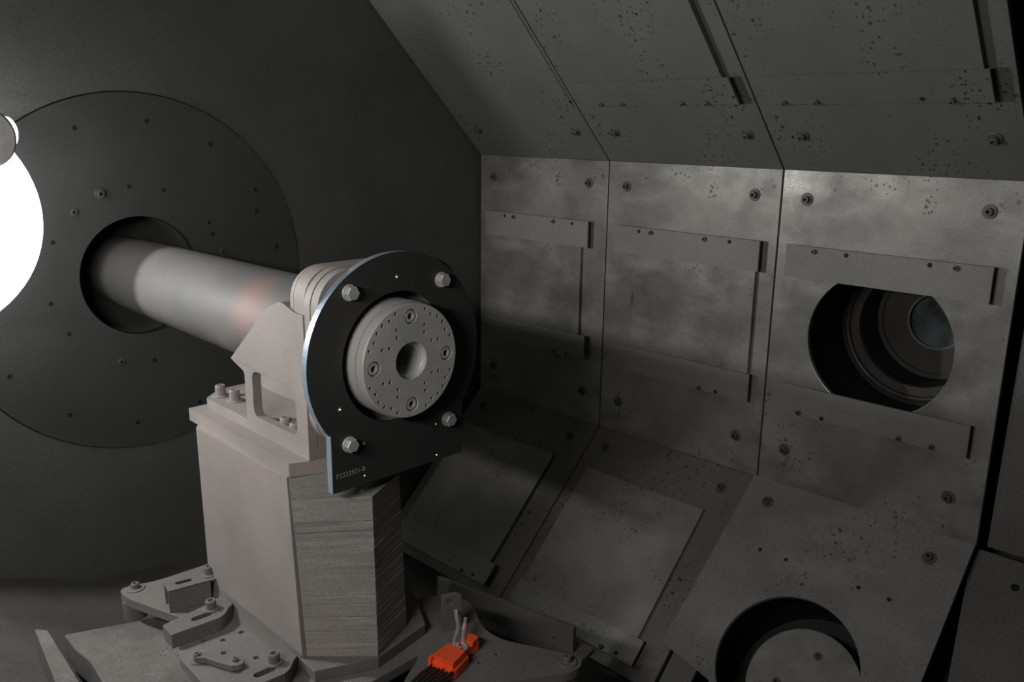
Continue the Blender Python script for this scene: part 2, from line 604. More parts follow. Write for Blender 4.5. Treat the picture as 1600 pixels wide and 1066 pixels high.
# --- upper row
up_labels = ['upper sloping panel beside the dark end wall, speckled with pits, two bolts below',
             'upper sloping panel between the long dark grooves, with four small screws on its strip',
             'pitted upper sloping panel above the open round port, at the right']
for i, (yA, yB) in enumerate(MOD):
    cfg = (UPPER, NU, 'panel_upper', 0.0, 0.99, 0.446, None, None, None)
    root, yc = panel('upper', yA, yB, up_labels[i], cfg=cfg, hole=i > 0)
    add_bolts(root, UPPER, NU, [(yA - 0.089, 0.126), (yB + 0.062, 0.126)])
    yb, ya = yB + 0.05, yA - 0.026
    if i:
        strip_part(root, UPPER, NU, yb, ya, 0.224, 0.307, 'panel_upper',
                   [(yA - 0.097, 0.232), (yA - 0.172, 0.232), (yB + 0.214, 0.232), (yB + 0.139, 0.232)] if i == 1 else
                   [(yA - 0.075, 0.232), (yA - 0.155, 0.232), (yB + 0.13, 0.232)],
                   [] if i == 1 else [(yB + 0.19, 0.236)], s_anchor=(0.24, 0.285))
        facet_plate('cover_sheet', UPPER, yb + 0.002, ya, 0.28, 0.86, 0.0012, 0.0165, 'panel_upper', root)
        strip_part(root, UPPER, NU, yb, ya, 0.80, 0.88, 'panel_upper', [(yA - 0.1, 0.86), (yB + 0.14, 0.86)], [], s_anchor=(0.82, 0.86))
    else:
        facet_plate('cover_sheet', UPPER, yB + 0.012, yA - 0.26, 0.22, 0.86, 0.0008, 0.003, 'panel_upper', root)

# --- lower row
low_labels = ['lower sloping panel lost in the black shadow behind the pedestal, by the end wall',
              'lower sloping panel with a long dark slot, just left of the round opening',
              'lower sloping panel with the round opening and the pale disc inside']
for i, (yA, yB) in enumerate(MOD):
    last = i == 2
    if last:
        root = thing('lining_panel', low_labels[i], 'wall panel', LOWER((yA + yB) / 2, 0, 0), 'panels lining the chamber wall')
        bm = bmesh.new()
        add_plate(bm, LOWER, [(-0.602, 0.0), (-0.018, 0.0), (0.006, 0.534), (-0.156, 0.566), (-0.225, 0.66), (-0.602, 0.66)], 0.0005, 0.012,
                  [circle(PORTY, 0.452, 0.176, 56)])
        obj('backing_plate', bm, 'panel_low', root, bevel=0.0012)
    else:
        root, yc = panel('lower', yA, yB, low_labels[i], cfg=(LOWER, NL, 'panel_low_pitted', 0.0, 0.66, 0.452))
    add_bolts(root, LOWER, NL, [(yA - 0.067, 0.066), (yB + 0.084, 0.068)], base=0.012 if last else 0.0)
    if last:
        for y in (-0.129, -0.204, -0.398, -0.4736):
            hole_mark(root, LOWER(y, 0.2, 0.012), NL, 0.0048)
    else:
        tr = yB + 0.096
        facet_plate('cover_sheet', LOWER, tr, yA - 0.05, 0.15, 0.58, 0.0012, 0.013, 'panel_low', root)
        strip_part(root, LOWER, NL, tr - 0.014, yA - 0.03, 0.553, 0.628, 'strip', [(yB + 0.19, 0.62)], [(yB + 0.14, 0.615)], s_anchor=(0.57, 0.61))

# foot strip under the open lower panel
bm = bmesh.new()
add_plate(bm, LOWER, [(-0.105, 0.545), (-0.025, 0.53), (-0.025, 0.70), (-0.105, 0.70)], -0.02, -0.010)
t = obj('toe_plate', bm, 'setback', None, loc=LOWER(-0.06, 0.70, -0.02), bevel=0.001)
tag(t, 'small dark plate at the lower left corner of the panel with the round opening', 'wall panel')

# --- set-back column nearer the camera
for nm, fn, nr, poly, label in (
        ('side', SIDE, NS, [(-1.25, -0.565), (-0.618, -0.565), (-0.624, 0.30), (-1.25, 0.30)], 'set-back side panel at the right edge of the picture beyond the black gap'),
        ('lower', LOWER, NL, [(-1.25, -0.01), (-0.588, -0.01), (-0.695, 0.66), (-1.25, 0.66)], 'set-back lower panel at the bottom right corner with a small dark screw')):
    root = thing('lining_panel', label, 'wall panel', fn(-0.9, poly[0][1], -0.05), 'panels lining the chamber wall')
    bm = bmesh.new()
    add_plate(bm, fn, poly, -0.062, -0.03)
    obj('backing_plate', bm, 'setback', root, bevel=0.001)
    if nm == 'lower':
        screw(root, LOWER(-0.70, 0.055, -0.03), NL, 0.008, 0.008, 0.0, 'dark')

# --- the open side port: stepped barrel
PORT = lambda x, y, h: (XR + h, PORTY + x, -0.12 + y)
root = thing('port_barrel', 'dark stepped barrel seen through the open round port of the side wall', 'barrel', PORT(0, 0, 0.45))
bm = bmesh.new()
add_lathe(bm, [(0.205, 0.03), (0.214, 0.03), (0.214, 0.27), (0.205, 0.27)], PORT, 56)
obj('outer_sleeve', bm, 'portdark', root, smooth=True)
bm = bmesh.new()
add_lathe(bm, [(0.204, 0.262), (0.194, 0.256), (0.190, 0.258), (0.187, 0.264), (0.187, 0.272), (0.204, 0.28)], PORT, 56)
obj('rim_bead', bm, 'port', root, smooth=True)
bm = bmesh.new()
add_lathe(bm, [(0.187, 0.268), (0.163, 0.268), (0.163, 0.30), (0.187, 0.30)], PORT, 56)
obj('front_ring', bm, 'port', root, smooth=True)
bm = bmesh.new()
add_lathe(bm, [(0.163, 0.29), (0.163, 0.40), (0.172, 0.40), (0.172, 0.29)], PORT, 56)
obj('inner_sleeve', bm, 'portdark', root, smooth=True)
bm = bmesh.new()
add_lathe(bm, [(0.163, 0.392), (0.150, 0.392), (0.150, 0.40), (0.079, 0.40), (0.079, 0.43), (0.16, 0.43)], PORT, 56)
obj('back_ring', bm, 'port', root, smooth=True)
bm = bmesh.new()
add_lathe(bm, [(0.0805, 0.398), (0.076, 0.396), (0.075, 0.40), (0.079, 0.403)], PORT, 48)
obj('window_rim', bm, 'coverdisc', root, smooth=True)
bm = bmesh.new()
add_lathe(bm, [(0.079, 0.418), (0.05, 0.416), (0.02, 0.4155)], PORT, 48, cap1=True)
obj('sight_glass', bm, 'lens', root, smooth=True)

# --- the lower opening: pale disc
LPORT = lambda x, y, h: LOWER(PORTY + x, 0.452 + y, -h)
root = thing('source_cover', 'pale round metal disc inside the lower round opening', 'disc', LPORT(0, 0, 0.2))
bm = bmesh.new()
add_lathe(bm, [(0.148, 0.20), (0.148, 0.145), (0.146, 0.140), (0.138, 0.138), (0.06, 0.1385)], LPORT, 56, cap1=True)
obj('cover_disc', bm, 'coverdisc', root, smooth=True)
for x, y in ((-0.008, -0.085), (0.062, 0.02), (-0.105, 0.03)):
    screw(root, LPORT(x, y, 0.1385), NL, 0.0075, 0.004, 0.011)
bm = bmesh.new()
add_lathe(bm, [(0.200, 0.03), (0.209, 0.03), (0.209, 0.24), (0.0, 0.24)], LPORT, 48)
obj('well', bm, 'portdark', root, smooth=True)

# ------------------------------------------------------------------ end wall: round cover with bore
root = thing('round_cover', 'large round cover plate bolted on the dark end wall around the shaft', 'cover plate', (0, YE, -0.4705))
bm = bmesh.new()
add_plate(bm, XZ, circle(0, 0, 0.4705, 96), YE - 0.004, YE + 0.03, [circle(0, 0, 0.158, 64)])
obj('disc', bm, 'cover', root, smooth=True)
bm = bmesh.new()
add_lathe(bm, [(0.158, YE + 0.0), (0.158, YE + 0.16), (0.162, YE + 0.16), (0.162, YE + 0.0)], lambda x, y, h: (x, h, y), 64)
obj('bore', bm, 'end', root, smooth=True)
bm = bmesh.new()
add_plate(bm, XZ, circle(0, 0, 0.162, 64), YE + 0.16, YE + 0.17)
obj('bore_floor', bm, 'shell', root)
NE = (0, -1, 0)
for k in range(14):
    a = 2 * PI * k / 14 + math.radians(6)
    hole_mark(root, (0.403 * math.cos(a), YE - 0.004, 0.403 * math.sin(a)), NE, 0.0055)
for k in range(12):
    a = 2 * PI * k / 12 + math.radians(3 if k % 2 else 11)
    if k % 4 == 0:
        screw(root, (0.235 * math.cos(a), YE - 0.004, 0.235 * math.sin(a)), NE, 0.008, 0.006, 0.0, 'wallscrew')
    else:
        hole_mark(root, (0.235 * math.cos(a), YE - 0.004, 0.235 * math.sin(a)), NE, 0.0052)
hole_mark(root, (0.343, YE - 0.004, 0.151), NE, 0.006)
hole_mark(root, (0.204, YE - 0.004, 0.095), NE, 0.005)
screw(root, (-0.087, YE - 0.004, 0.22), NE, 0.009, 0.008, 0.014)

# ------------------------------------------------------------------ the lamp at the left
root = thing('round_lamp', 'glaring white round lamp at the left edge of the picture', 'lamp', (-0.529, 0.95, 0.195))
LY = lambda x, y, h: (-0.529 + x, h, 0.195 + y)
bm = bmesh.new()
add_lathe(bm, [(0.02, 1.10), (0.17, 1.10), (0.225, 1.07), (0.243, 1.0), (0.248, 0.965), (0.243, 0.945), (0.21, 0.93), (0.1, 0.92), (0.02, 0.918)], LY, 64, cap0=True, cap1=True)
obj('diffuser', bm, 'lamp', root, smooth=True)
bm = bmesh.new()
add_lathe(bm, [(0.026, 1.0), (0.03, 0.985), (0.03, 0.955), (0.02, 0.94)], lambda x, y, h: (-0.334 + x * 0.75, h, 0.372 + y * 1.15), 20, cap0=True, cap1=True)
obj('light_tab', bm, 'lamp', root, smooth=True)
bm = bmesh.new()
add_lathe(bm, [(0.0, 0.895), (0.050, 0.895), (0.055, 0.902), (0.055, 0.916), (0.0, 0.916)], lambda x, y, h: (-0.386 + x, h, 0.363 + y * 1.1), 40)
obj('hood', bm, 'lampgrey', root, smooth=True)
bm = bmesh.new()
add_box(bm, -0.474, -0.470, 0.742, 0.915, 0.04, 0.160)  # added plate out of view, keeps bulb light off the lower panels
obj('light_blocker', bm, 'lampgrey', root)
bm = bmesh.new()
add_box(bm, -0.82, -0.400, 0.86, 1.12, 0.452, 0.456)  # added plate out of view, keeps lamp light off the upper end wall
obj('top_blocker', bm, 'lampgrey', root)
bm = bmesh.new()
add_box(bm, -0.50, -0.474, 0.905, 0.93, 0.10, 0.12)  # added piece joining the light-blocking plate to the lamp
obj('blocker_hinge', bm, 'lampgrey', root)
bd = bpy.data.lights.new('lamp_bulb', 'POINT')
bd.energy = 36
bd.color = (1.0, 0.985, 0.96)
bd.shadow_soft_size = 0.028
bulb = bpy.data.objects.new('lamp_bulb', bd)
COL.objects.link(bulb)
bulb.parent = root
bulb.location = Vector((-0.75, 0.885, 0.33)) - Vector((-0.529, 0.95, 0.195))
bm = bmesh.new()
add_tube(bm, [(-0.529, 0.99, 0.195), (-0.529, YE, 0.195)], 0.03, 16)
obj('stem', bm, 'lampgrey', root, smooth=True)

# ------------------------------------------------------------------ shaft tube
bm = bmesh.new()
AX = lambda x, y, h: (x, h, y)
add_lathe(bm, [(0.093, YE + 0.158), (0.0955, 1.10), (0.1035, 0.148)], AX, 72, cap0=True, cap1=True)
t = obj('shaft_tube', bm, 'tube', None, loc=(0, 0.65, -0.1), smooth=True)
tag(t, 'long pale grey tube running from the end wall to the flange head', 'tube')

# ------------------------------------------------------------------ bearing bracket
root = thing('bearing_bracket', 'pale pinkish grey cast bracket carrying the tube on top of the pedestal', 'bracket', (0, 0.25, -0.172))
body = rrect(-0.151, -0.1, 0.151, 0.165, 0.055, 8)
bm = bmesh.new()
sec = [(0.1275, 1.0), (0.132, 1.0), (0.141, 0.985), (0.146, 0.95)]
rings = []
for y, k in sec:
    rings.append([bm.verts.new((p[0] * k, y, p[1] * k)) for p in body])
for a, b in zip(rings, rings[1:]):
    for i in range(len(a)):
        j = (i + 1) % len(a)
        bm.faces.new((a[i], a[j], b[j], b[i]))
bm.faces.new(rings[0])
bm.faces.new(rings[-1])
obj('housing', bm, 'paint', root, smooth=True)
bm = bmesh.new()
add_plate(bm, XZ, rrect(-0.151, -0.1, 0.151, 0.165, 0.055, 8), 0.093, 0.1262, [circle(0, 0, 0.106, 48)])
obj('housing_ring', bm, 'paint', root, smooth=True)
bm = bmesh.new()
add_plate(bm, XZ, rrect(-0.153, -0.150, 0.153, 0.166, 0.065, 9), 0.0735, 0.0918, [circle(0, 0, 0.123, 48)])
obj('front_drum', bm, 'paint', root, smooth=True)
bm = bmesh.new()
add_plate(bm, XZ, rrect(-0.152, -0.149, 0.152, 0.165, 0.065, 9), 0.0515, 0.0722, [circle(0, 0, 0.123, 48)])
obj('front_drum', bm, 'paint', root, smooth=True)
web = round_poly([(0.363, -0.040), (0.216, 0.081), (0.165, 0.102), (0.117, 0.088), (0.093, 0.088), (0.093, -0.152), (0.311, -0.152), (0.311, -0.056)],
                 [0.002, 0.012, 0.012, 0.01, 0, 0, 0, 0.008])
win = round_poly([(0.2816, -0.047), (0.1315, -0.047), (0.1285, -0.1365), (0.283, -0.1365)], 0.018)
for s in (-1, 1):
    bm = bmesh.new()
    add_plate(bm, YZ, web, s * 0.155, s * 0.137, [win])
    obj('web', bm, 'paint', root, bevel=0.0015)
    bm = bmesh.new()
    add_plate(bm, YZ, round_poly([(0.358, -0.040), (0.214, 0.078), (0.165, 0.095), (0.12, 0.08), (0.12, -0.045), (0.305, -0.05)], 0.004), s * 0.138, s * 0.03)
    obj('saddle', bm, 'paint', root)
bm = bmesh.new()
add_plate(bm, YZ, [(0.12, -0.04), (0.525, -0.06), (0.525, -0.152), (0.12, -0.152)], -0.03, 0.03)
obj('centre_rib', bm, 'paint', root, bevel=0.003)
bm = bmesh.new()
add_plate(bm, XZ, [(-0.1535, -0.152), (0.1535, -0.152), (0.1535, -0.06), (-0.1535, -0.06)], 0.0935, 0.108)
obj('front_web', bm, 'paint', root)
bm = bmesh.new()
add_plate(bm, XY, round_poly([(-0.155, 0.093), (0.155, 0.093), (0.155, 0.492), (0.10, 0.535), (-0.10, 0.535), (-0.152, 0.492)], [0, 0, 0.02, 0.03, 0.03, 0.012]), -0.172, -0.152)
obj('base_flange', bm, 'paint', root, bevel=0.0015)
for s in (-1, 1):
    for x, y in ((0.122, 0.485), (0.116, 0.436), (0.128, 0.215), (0.13, 0.178)):
        screw(root, (s * x, y, -0.152), (0, 0, 1), 0.0105, 0.021, 0.017, 'paint')

# ------------------------------------------------------------------ flange plate
root = thing('flange_plate', 'black steel flange plate with a blue edge and round hole around the disc', 'plate', (0, 0.043, -0.219))
out = []
a0, a1 = math.radians(-38), math.radians(180 + 36)
for i in range(73):
    a = a0 + (a1 - a0) * i / 72
    out.append((0.1875 * math.cos(a), 0.1875 * math.sin(a)))
out += [(-0.1465, -0.113), (-0.1465, -0.2185), (0.1495, -0.2185), (0.1495, -0.113)]
small = [(-0.003, 0.1445, 0.0042), (-0.128, -0.0685, 0.0042), (-0.081, -0.1415, 0.0032), (-0.082, -0.2015, 0.0032), (0.082, -0.145, 0.003), (0.083, -0.207, 0.003)]
bm = bmesh.new()
add_plate(bm, XZ, out, 0.036, 0.0505, [circle(0, 0, 0.1185, 72)] + [circle(x, z, r, 12) for x, z, r in small], edge_mat=1)
o = obj('plate', bm, ['black_plate', 'blue_edge'], root)
for x, z, r in small:
    bm = bmesh.new()
    add_lathe(bm, [(r * 1.0, 0.0361), (r * 0.7, 0.0375), (0.0, 0.041)], lambda u, v, h, x=x, z=z: (x + u, h, z + v), 12)
    obj('threaded_hole', bm, 'bright', root, smooth=True)
for x, z in ((-0.0995, 0.1285), (0.099, 0.1275), (-0.11, -0.136), (0.112, -0.142)):
    hexbolt(root, (x, 0.036, z), NE, 0.0128, 0.011)
cu = bpy.data.curves.new('stamp', 'FONT')
cu.body = 'P2222501-8'
cu.size = 0.0125
cu.align_x = 'LEFT'
tmp = bpy.data.objects.new('stamp_tmp', cu)
COL.objects.link(tmp)
bpy.context.view_layer.update()
me = bpy.data.meshes.new_from_object(tmp.evaluated_get(bpy.context.evaluated_depsgraph_get()))
bpy.data.objects.remove(tmp)
me.transform(Matrix.Rotation(PI / 2, 4, 'X'))
me.materials.clear()
o = link('stamped_number', me, 'bolt', root, (-0.139, 0.0357, -0.193))

# ------------------------------------------------------------------ spindle disc
root = thing('spindle_disc', 'round machined steel disc with drilled holes and central bore in the flange plate', 'disc', (0, 0.03, -0.1))
holes = []
for q in range(4):
    for k in range(6):
        a = math.radians(20 + 10 * k + 90 * q)
        r = (0.094, 0.0895, 0.0935, 0.0935, 0.0895, 0.094)[k]
        holes.append((r * math.cos(a), r * math.sin(a), 0.0031))
for sx in (-1, 1):
    for sz in (-1, 1):
        holes += [(sx * 0.03, sz * 0.0465, 0.0031), (sx * 0.0305, sz * 0.06, 0.0031), (sx * 0.0465, sz * 0.03, 0.0031), (sx * 0.061, sz * 0.0295, 0.0031)]
caps = [(0.0794 * math.cos(k * PI / 2), 0.0794 * math.sin(k * PI / 2)) for k in range(4)]
bm = bmesh.new()
add_plate(bm, XZ, circle(0, 0, 0.1012, 96), 0.0, 0.004, [circle(0, 0, 0.034, 48)] + [circle(x, z, r, 10) for x, z, r in holes] + [circle(x, z, 0.0132, 24) for x, z in caps])
obj('face', bm, 'disc', root)
bm = bmesh.new()
add_lathe(bm, [(0.1012, 0.0002), (0.1028, 0.002), (0.1028, 0.0185), (0.1012, 0.0192), (0.1012, 0.0205), (0.104, 0.0212), (0.104, 0.122)], AX, 96)
obj('hub', bm, 'hub', root, smooth=True)
bm = bmesh.new()
add_plate(bm, XZ, circle(0, 0, 0.1008, 72), 0.0145, 0.016, [circle(0, 0, 0.0345, 48)])
obj('hole_floor', bm, 'disc', root)
bm = bmesh.new()
add_lathe(bm, [(0.034, 0.004), (0.034, 0.015), (0.0275, 0.0165), (0.0275, 0.085)], AX, 48)
obj('bore', bm, 'disc', root, smooth=True)
bm = bmesh.new()
add_lathe(bm, [(0.0275, 0.07), (0.0, 0.07)], AX, 32)
obj('bore_plug', bm, 'portdark', root)  # black floor stands in for the shade deep in the bore
for x, z in caps:
    screw(root, (x, 0.0145, z), NE, 0.0116, 0.0135, 0, 'disc', 'cap_screw')

# ------------------------------------------------------------------ mounting slab and pedestal
bm = bmesh.new()
add_plate(bm, XY, round_poly([(-0.188, 0.107), (-0.10, 0.072), (0.10, 0.072), (0.188, 0.107), (0.188, 0.512), (-0.181, 0.512)], 0.003), -0.197, -0.172)
t = obj('mounting_slab', bm, 'paint', None, loc=(0, 0.3, -0.197), bevel=0.0015)
tag(t, 'pale grey flat slab between the bracket and the pedestal', 'slab')

root = thing('pedestal', 'tall grey pedestal of stacked steel plates under the bracket', 'pedestal', (-0.03, 0.25, -0.557))
zs = [-0.557]
while zs[-1] < -0.197 - 0.012:
    zs.append(zs[-1] + random.choice((0.010, 0.012, 0.014, 0.016, 0.019)))
zs[-1] = -0.197
for a, b in zip(zs, zs[1:]):
    f = (a + 0.557) / 0.36
    d = random.uniform(-0.0012, 0.0012)
    xl = -0.180 - 0.009 * f
    gp = 0.0007 if random.random() < 0.2 else 0.00005
    cy = 0.017 + 0.016 * f if b < -0.236 else 0.057
    bm = bmesh.new()
    add_plate(bm, XY, [(xl + 0.004, 0.47), (xl + 0.002, 0.112), (-0.076 + 0.008 * f - d, cy - d), (0.022 + 0.01 * f, 0.058 + 0.03 * f + d), (0.115, 0.20), (0.115, 0.42), (0.02, 0.49)], a + gp, b - gp)
    obj('stacked_plate', bm, 'laminate', root, bevel=0.0007)
bm = bmesh.new()
va = [bm.verts.new(p) for p in ((-0.1815, 0.106, -0.557), (-0.1815, 0.478, -0.557), (-0.1905, 0.462, -0.1975), (-0.1905, 0.112, -0.1975))]
vb = [bm.verts.new(p) for p in ((-0.173, 0.106, -0.557), (-0.173, 0.478, -0.557), (-0.182, 0.462, -0.1975), (-0.182, 0.112, -0.1975))]
bm.faces.new(va)
bm.faces.new(vb)
for i in range(4):
    j = (i + 1) % 4
    bm.faces.new((va[i], va[j], vb[j], vb[i]))
obj('side_sheet', bm, 'paint', root, bevel=0.001)

# ------------------------------------------------------------------ base plate with feet
ZBP = -0.58
root = thing('base_plate', 'dusty grey base plate with arms and feet under the pedestal', 'base plate', (0, 0.2, ZBP - 0.06))
left = round_poly([(-0.318, 0.575), (-0.318, 0.632), (-0.24, 0.606), (-0.10, 0.60), (0.12, 0.60), (0.12, 0.0), (-0.10, -0.01), (-0.30, -0.01), (-0.335, 0.12),
                   (-0.330, 0.30), (-0.314, 0.335), (-0.262, 0.41)], [0.02, 0.03, 0.02, 0, 0, 0, 0, 0, 0.01, 0.01, 0.01, 0.02])
bm = bmesh.new()
hl = [(-0.269, 0.321), (-0.243, 0.296), (-0.204, 0.296), (-0.262, 0.256), (-0.225, 0.20)]
add_plate(bm, XY, left, ZBP - 0.02, ZBP, [circle(x, y, 0.0055, 10) for x, y in hl])
obj('left_arm', bm, 'base', root, bevel=0.0015)
wing = round_poly([(0.0, 0.12), (0.018, 0.034), (-0.002, -0.012), (-0.066, -0.046), (-0.12, -0.10), (-0.10, -0.26), (0.049, -0.166), (0.168, -0.240), (0.200, -0.243), (0.222, -0.222),
                   (0.180, -0.135), (0.150, -0.073), (0.153, -0.02), (0.200, 0.067), (0.18, 0.13), (0.10, 0.17)],
                  [0, 0.01, 0.02, 0.03, 0, 0, 0, 0.015, 0.015, 0.015, 0, 0.03, 0.03, 0.02, 0, 0])
bm = bmesh.new()
add_plate(bm, XY, wing, ZBP - 0.019, ZBP - 0.0005, [circle(x, y, 0.0055, 10) for x, y in ((0.113, -0.106), (0.071, -0.102), (0.132, 0.06), (0.03, 0.085))])
obj('right_arm', bm, 'base', root, bevel=0.0015)
bm = bmesh.new()
add_plate(bm, XY, [(-0.184, 0.12), (-0.186, 0.058), (-0.078, 0.0135), (0.055, 0.040), (0.135, 0.19), (0.135, 0.43), (0.02, 0.51), (-0.175, 0.51)], ZBP, -0.557)
obj('foot_flange', bm, 'base', root, bevel=0.0015)
for x, y in ((-0.296, 0.600), (0.188, -0.216), (-0.296, 0.06), (0.10, 0.57)):
    bm = bmesh.new()
    add_lathe(bm, [(0.0, -0.64), (0.024, -0.64), (0.024, -0.6), (0.0, -0.6)], lambda u, v, h, x=x, y=y: (x + u, y + v, h), 20)
    f = obj('foot', bm, 'bar', root, smooth=True)
for x, y in ((-0.290, 0.604), (0.189, -0.216)):
    screw(root, (x, y, ZBP), (0, 0, 1), 0.0085, 0.011, 0.019, 'base')
# weld fillet along the pedestal
bm = bmesh.new()
add_plate(bm, XZ, [(-0.192, -0.58), (-0.18, -0.58), (-0.181, -0.545), (-0.1845, -0.562)], 0.11, 0.47)
obj('weld_fillet', bm, 'base', root, smooth=True)

# U channel clip on the left arm
root = thing('channel_clip', 'upside-down grey channel with a slot, on the far arm of the base plate', 'clip', (-0.235, 0.48, ZBP))
u = Vector((0.085, -0.016, 0)).normalized()
v = Vector((0.018, 0.08, 0)).normalized()
O = Vector((-0.2775, 0.459, 0))
CH = lambda a, b, h: tuple(O + u * a + v * b + Vector((0, 0, h)))
bm = bmesh.new()
add_plate(bm, CH, rrect(0, 0, 0.105, 0.045, 0.002, 2), -0.534, -0.53, [slot(0.036, 0.024, 0.022, 0.0062, 0)])
obj('top', bm, 'bar', root, bevel=0.0015)
for b0, a1 in ((0.0, 0.085), (0.041, 0.105)):
    bm = bmesh.new()
    add_plate(bm, CH, [(0, b0), (a1, b0), (a1, b0 + 0.004), (0, b0 + 0.004)], ZBP, -0.531)
    obj('side', bm, 'bar', root, bevel=0.001)
screw(root, CH(0.088, 0.024, -0.53), (0, 0, 1), 0.0095, 0.017, 0.016, 'base')

# clamp bars
def clamp_bar(label, dx, dy, long):
    root = thing('clamp_bar', label, 'clamp bar', (-0.25 + dx, 0.35 + dy, ZBP))
    out = round_poly([(-0.327 + dx, 0.334 + dy), (-0.224 + dx, 0.327 + dy), (-0.200 + dx, 0.352 + dy), (-0.189 + dx, 0.358 + dy), (-0.190 + dx, 0.402 + dy), (-0.222 + dx, 0.392 + dy),
                      (-0.325 + dx, 0.378 + dy)], [0.001, 0.02, 0.01, 0.008, 0.006, 0.02, 0.001])
    bm = bmesh.new()
    add_plate(bm, XY, out, ZBP, -0.55, [slot(-0.256 + dx, 0.356 + dy, 0.026, 0.0075, -0.05)])
    obj('bar', bm, 'bar', root, bevel=0.001)
    bm = bmesh.new()
    add_plate(bm, XY, slot(-0.256 + dx, 0.356 + dy, 0.026, 0.0078, -0.05), -0.5655, -0.564)
    obj('slot_floor', bm, 'dark', root)
    screw(root, (-0.230 + dx, 0.369 + dy, -0.55), (0, 0, 1), 0.0105, 0.017, 0.0165, 'base')

clamp_bar('grey clamp bar with a slot and one screw, behind the small link', 0, 0, True)
clamp_bar('grey clamp bar with one screw at the near bottom corner of the pedestal', 0.0, -0.247, False)

# small link lever
root = thing('link_lever', 'small curved grey link with two screws lying on the base plate', 'link', (-0.28, 0.23, ZBP))
bm = bmesh.new()
pts = [(-0.311, 0.263), (-0.296, 0.247), (-0.283, 0.222), (-0.268, 0.195)]
outl, outr = [], []
for i, (x, y) in enumerate(pts):
    w = (0.009, 0.0085, 0.012, 0.0145)[i]
    a, b = pts[max(i - 1, 0)], pts[min(i + 1, 3)]
    d = Vector((b[0] - a[0], b[1] - a[1])).normalized()
    outl.append((x - d.y * w, y + d.x * w))
    outr.append((x + d.y * w, y - d.x * w))
e = Vector((0.015, -0.027)).normalized()
tip = [(pts[3][0] + 0.011 * math.cos(t), pts[3][1] + 0.011 * math.sin(t)) for t in [math.atan2(-e.y, -e.x) - PI / 2 + PI + k * -PI / 6 for k in range(1, 6)]]
add_plate(bm, XY, outl + [(pts[3][0] + e.x * 0.012 - e.y * 0.008, pts[3][1] + e.y * 0.012 + e.x * 0.008), (pts[3][0] + e.x * 0.016, pts[3][1] + e.y * 0.016),
                          (pts[3][0] + e.x * 0.012 + e.y * 0.008, pts[3][1] + e.y * 0.012 - e.x * 0.008)] + outr[::-1], ZBP + 0.002, ZBP + 0.015)
obj('link', bm, 'bar', root, bevel=0.0015)
screw(root, (-0.311, 0.263, ZBP), (0, 0, 1), 0.0065, 0.016, 0.012, 'base')
screw(root, (-0.268, 0.197, ZBP + 0.015), (0, 0, 1), 0.0055, 0.006, 0.0, 'base')

# angle bracket on the right arm
root = thing('angle_bracket', 'small dark upright angle bracket with a hole, behind the orange connector', 'bracket', (0.1, 0.015, ZBP))
d = Vector((0.037, -0.019, 0)).normalized()
nb = Vector((0.019, 0.037, 0)).normalized()
AB = lambda a, h, t: tuple(Vector((0.082, 0.022, 0)) + d * a + nb * t + Vector((0, 0, h)))
bm = bmesh.new()
add_plate(bm, AB, [(0, ZBP), (0.041, ZBP), (0.041, -0.503), (0.030, -0.497), (0, -0.499)], 0.0, 0.006, [circle(0.016, -0.514, 0.0066, 16)])
obj('upright', bm, 'bar', root, bevel=0.001)
bm = bmesh.new()
add_plate(bm, AB, [(0.0, ZBP), (0.041, ZBP), (0.041, ZBP + 0.006), (0.0, ZBP + 0.006)], 0.006, 0.045)
obj('foot', bm, 'bar', root, bevel=0.001)

# orange connector with cables and chrome shackle
root = thing('orange_connector', 'bright orange plastic connector block lying on the base plate', 'connector', (0.04, -0.07, ZBP))
ux = Vector((0.085, 0.016, 0)).normalized()       # along the connector
ux = Vector((0.098, 0.028, 0)).normalized()
uy = Vector((-ux.y, ux.x, 0))
CO = Vector((-0.012, -0.092, 0))
CN = lambda a, b, h: tuple(CO + ux * a + uy * b + Vector((0, 0, h)))
bm = bmesh.new()
add_plate(bm, CN, round_poly([(0, -0.014), (0.012, -0.022), (0.058, -0.020), (0.062, -0.006), (0.085, -0.006), (0.108, -0.012), (0.114, 0.0), (0.112, 0.016), (0.095, 0.022), (0.066, 0.020), (0.06, 0.032),
                              (0.018, 0.034), (0.0, 0.024)], 0.003, 2), ZBP + 0.001, -0.561)
obj('lower_shell', bm, 'orange', root, bevel=0.0015)
bm = bmesh.new()
add_plate(bm, CN, round_poly([(0.006, -0.018), (0.052, -0.016), (0.056, 0.026), (0.012, 0.030)], 0.005, 3), -0.561, -0.547)
obj('upper_shell', bm, 'orange', root, bevel=0.003)
bm = bmesh.new()
add_plate(bm, CN, round_poly([(0.086, -0.010), (0.108, -0.010), (0.113, 0.002), (0.110, 0.014), (0.086, 0.018)], 0.003, 2), -0.561, -0.552)
obj('end_lug', bm, 'orange', root, bevel=0.0015)
bm = bmesh.new()
add_plate(bm, CN, rrect(0.010, 0.033, 0.024, 0.040, 0.001, 2), ZBP + 0.004, -0.556)
obj('latch', bm, 'orange', root, bevel=0.001)
for i in range(6):
    b = -0.017 + 0.0085 * i
    p0 = Vector(CN(0.004, b, -0.565))
    pts = []
    for k in range(9):
        s = k / 8
        q = Vector(CN(0.004 - 0.17 * s, b * (1 - 0.25 * s) - 0.02 * s * s, -0.565 + (0.012 * math.sin(s * PI)) - 0.004 * s))
        pts.append(q + Vector((0, 0, random.uniform(-0.001, 0.001))))
    bm = bmesh.new()
    add_tube(bm, pts, 0.0038, 8)
    obj('cable', bm, 'cable', root, smooth=True)

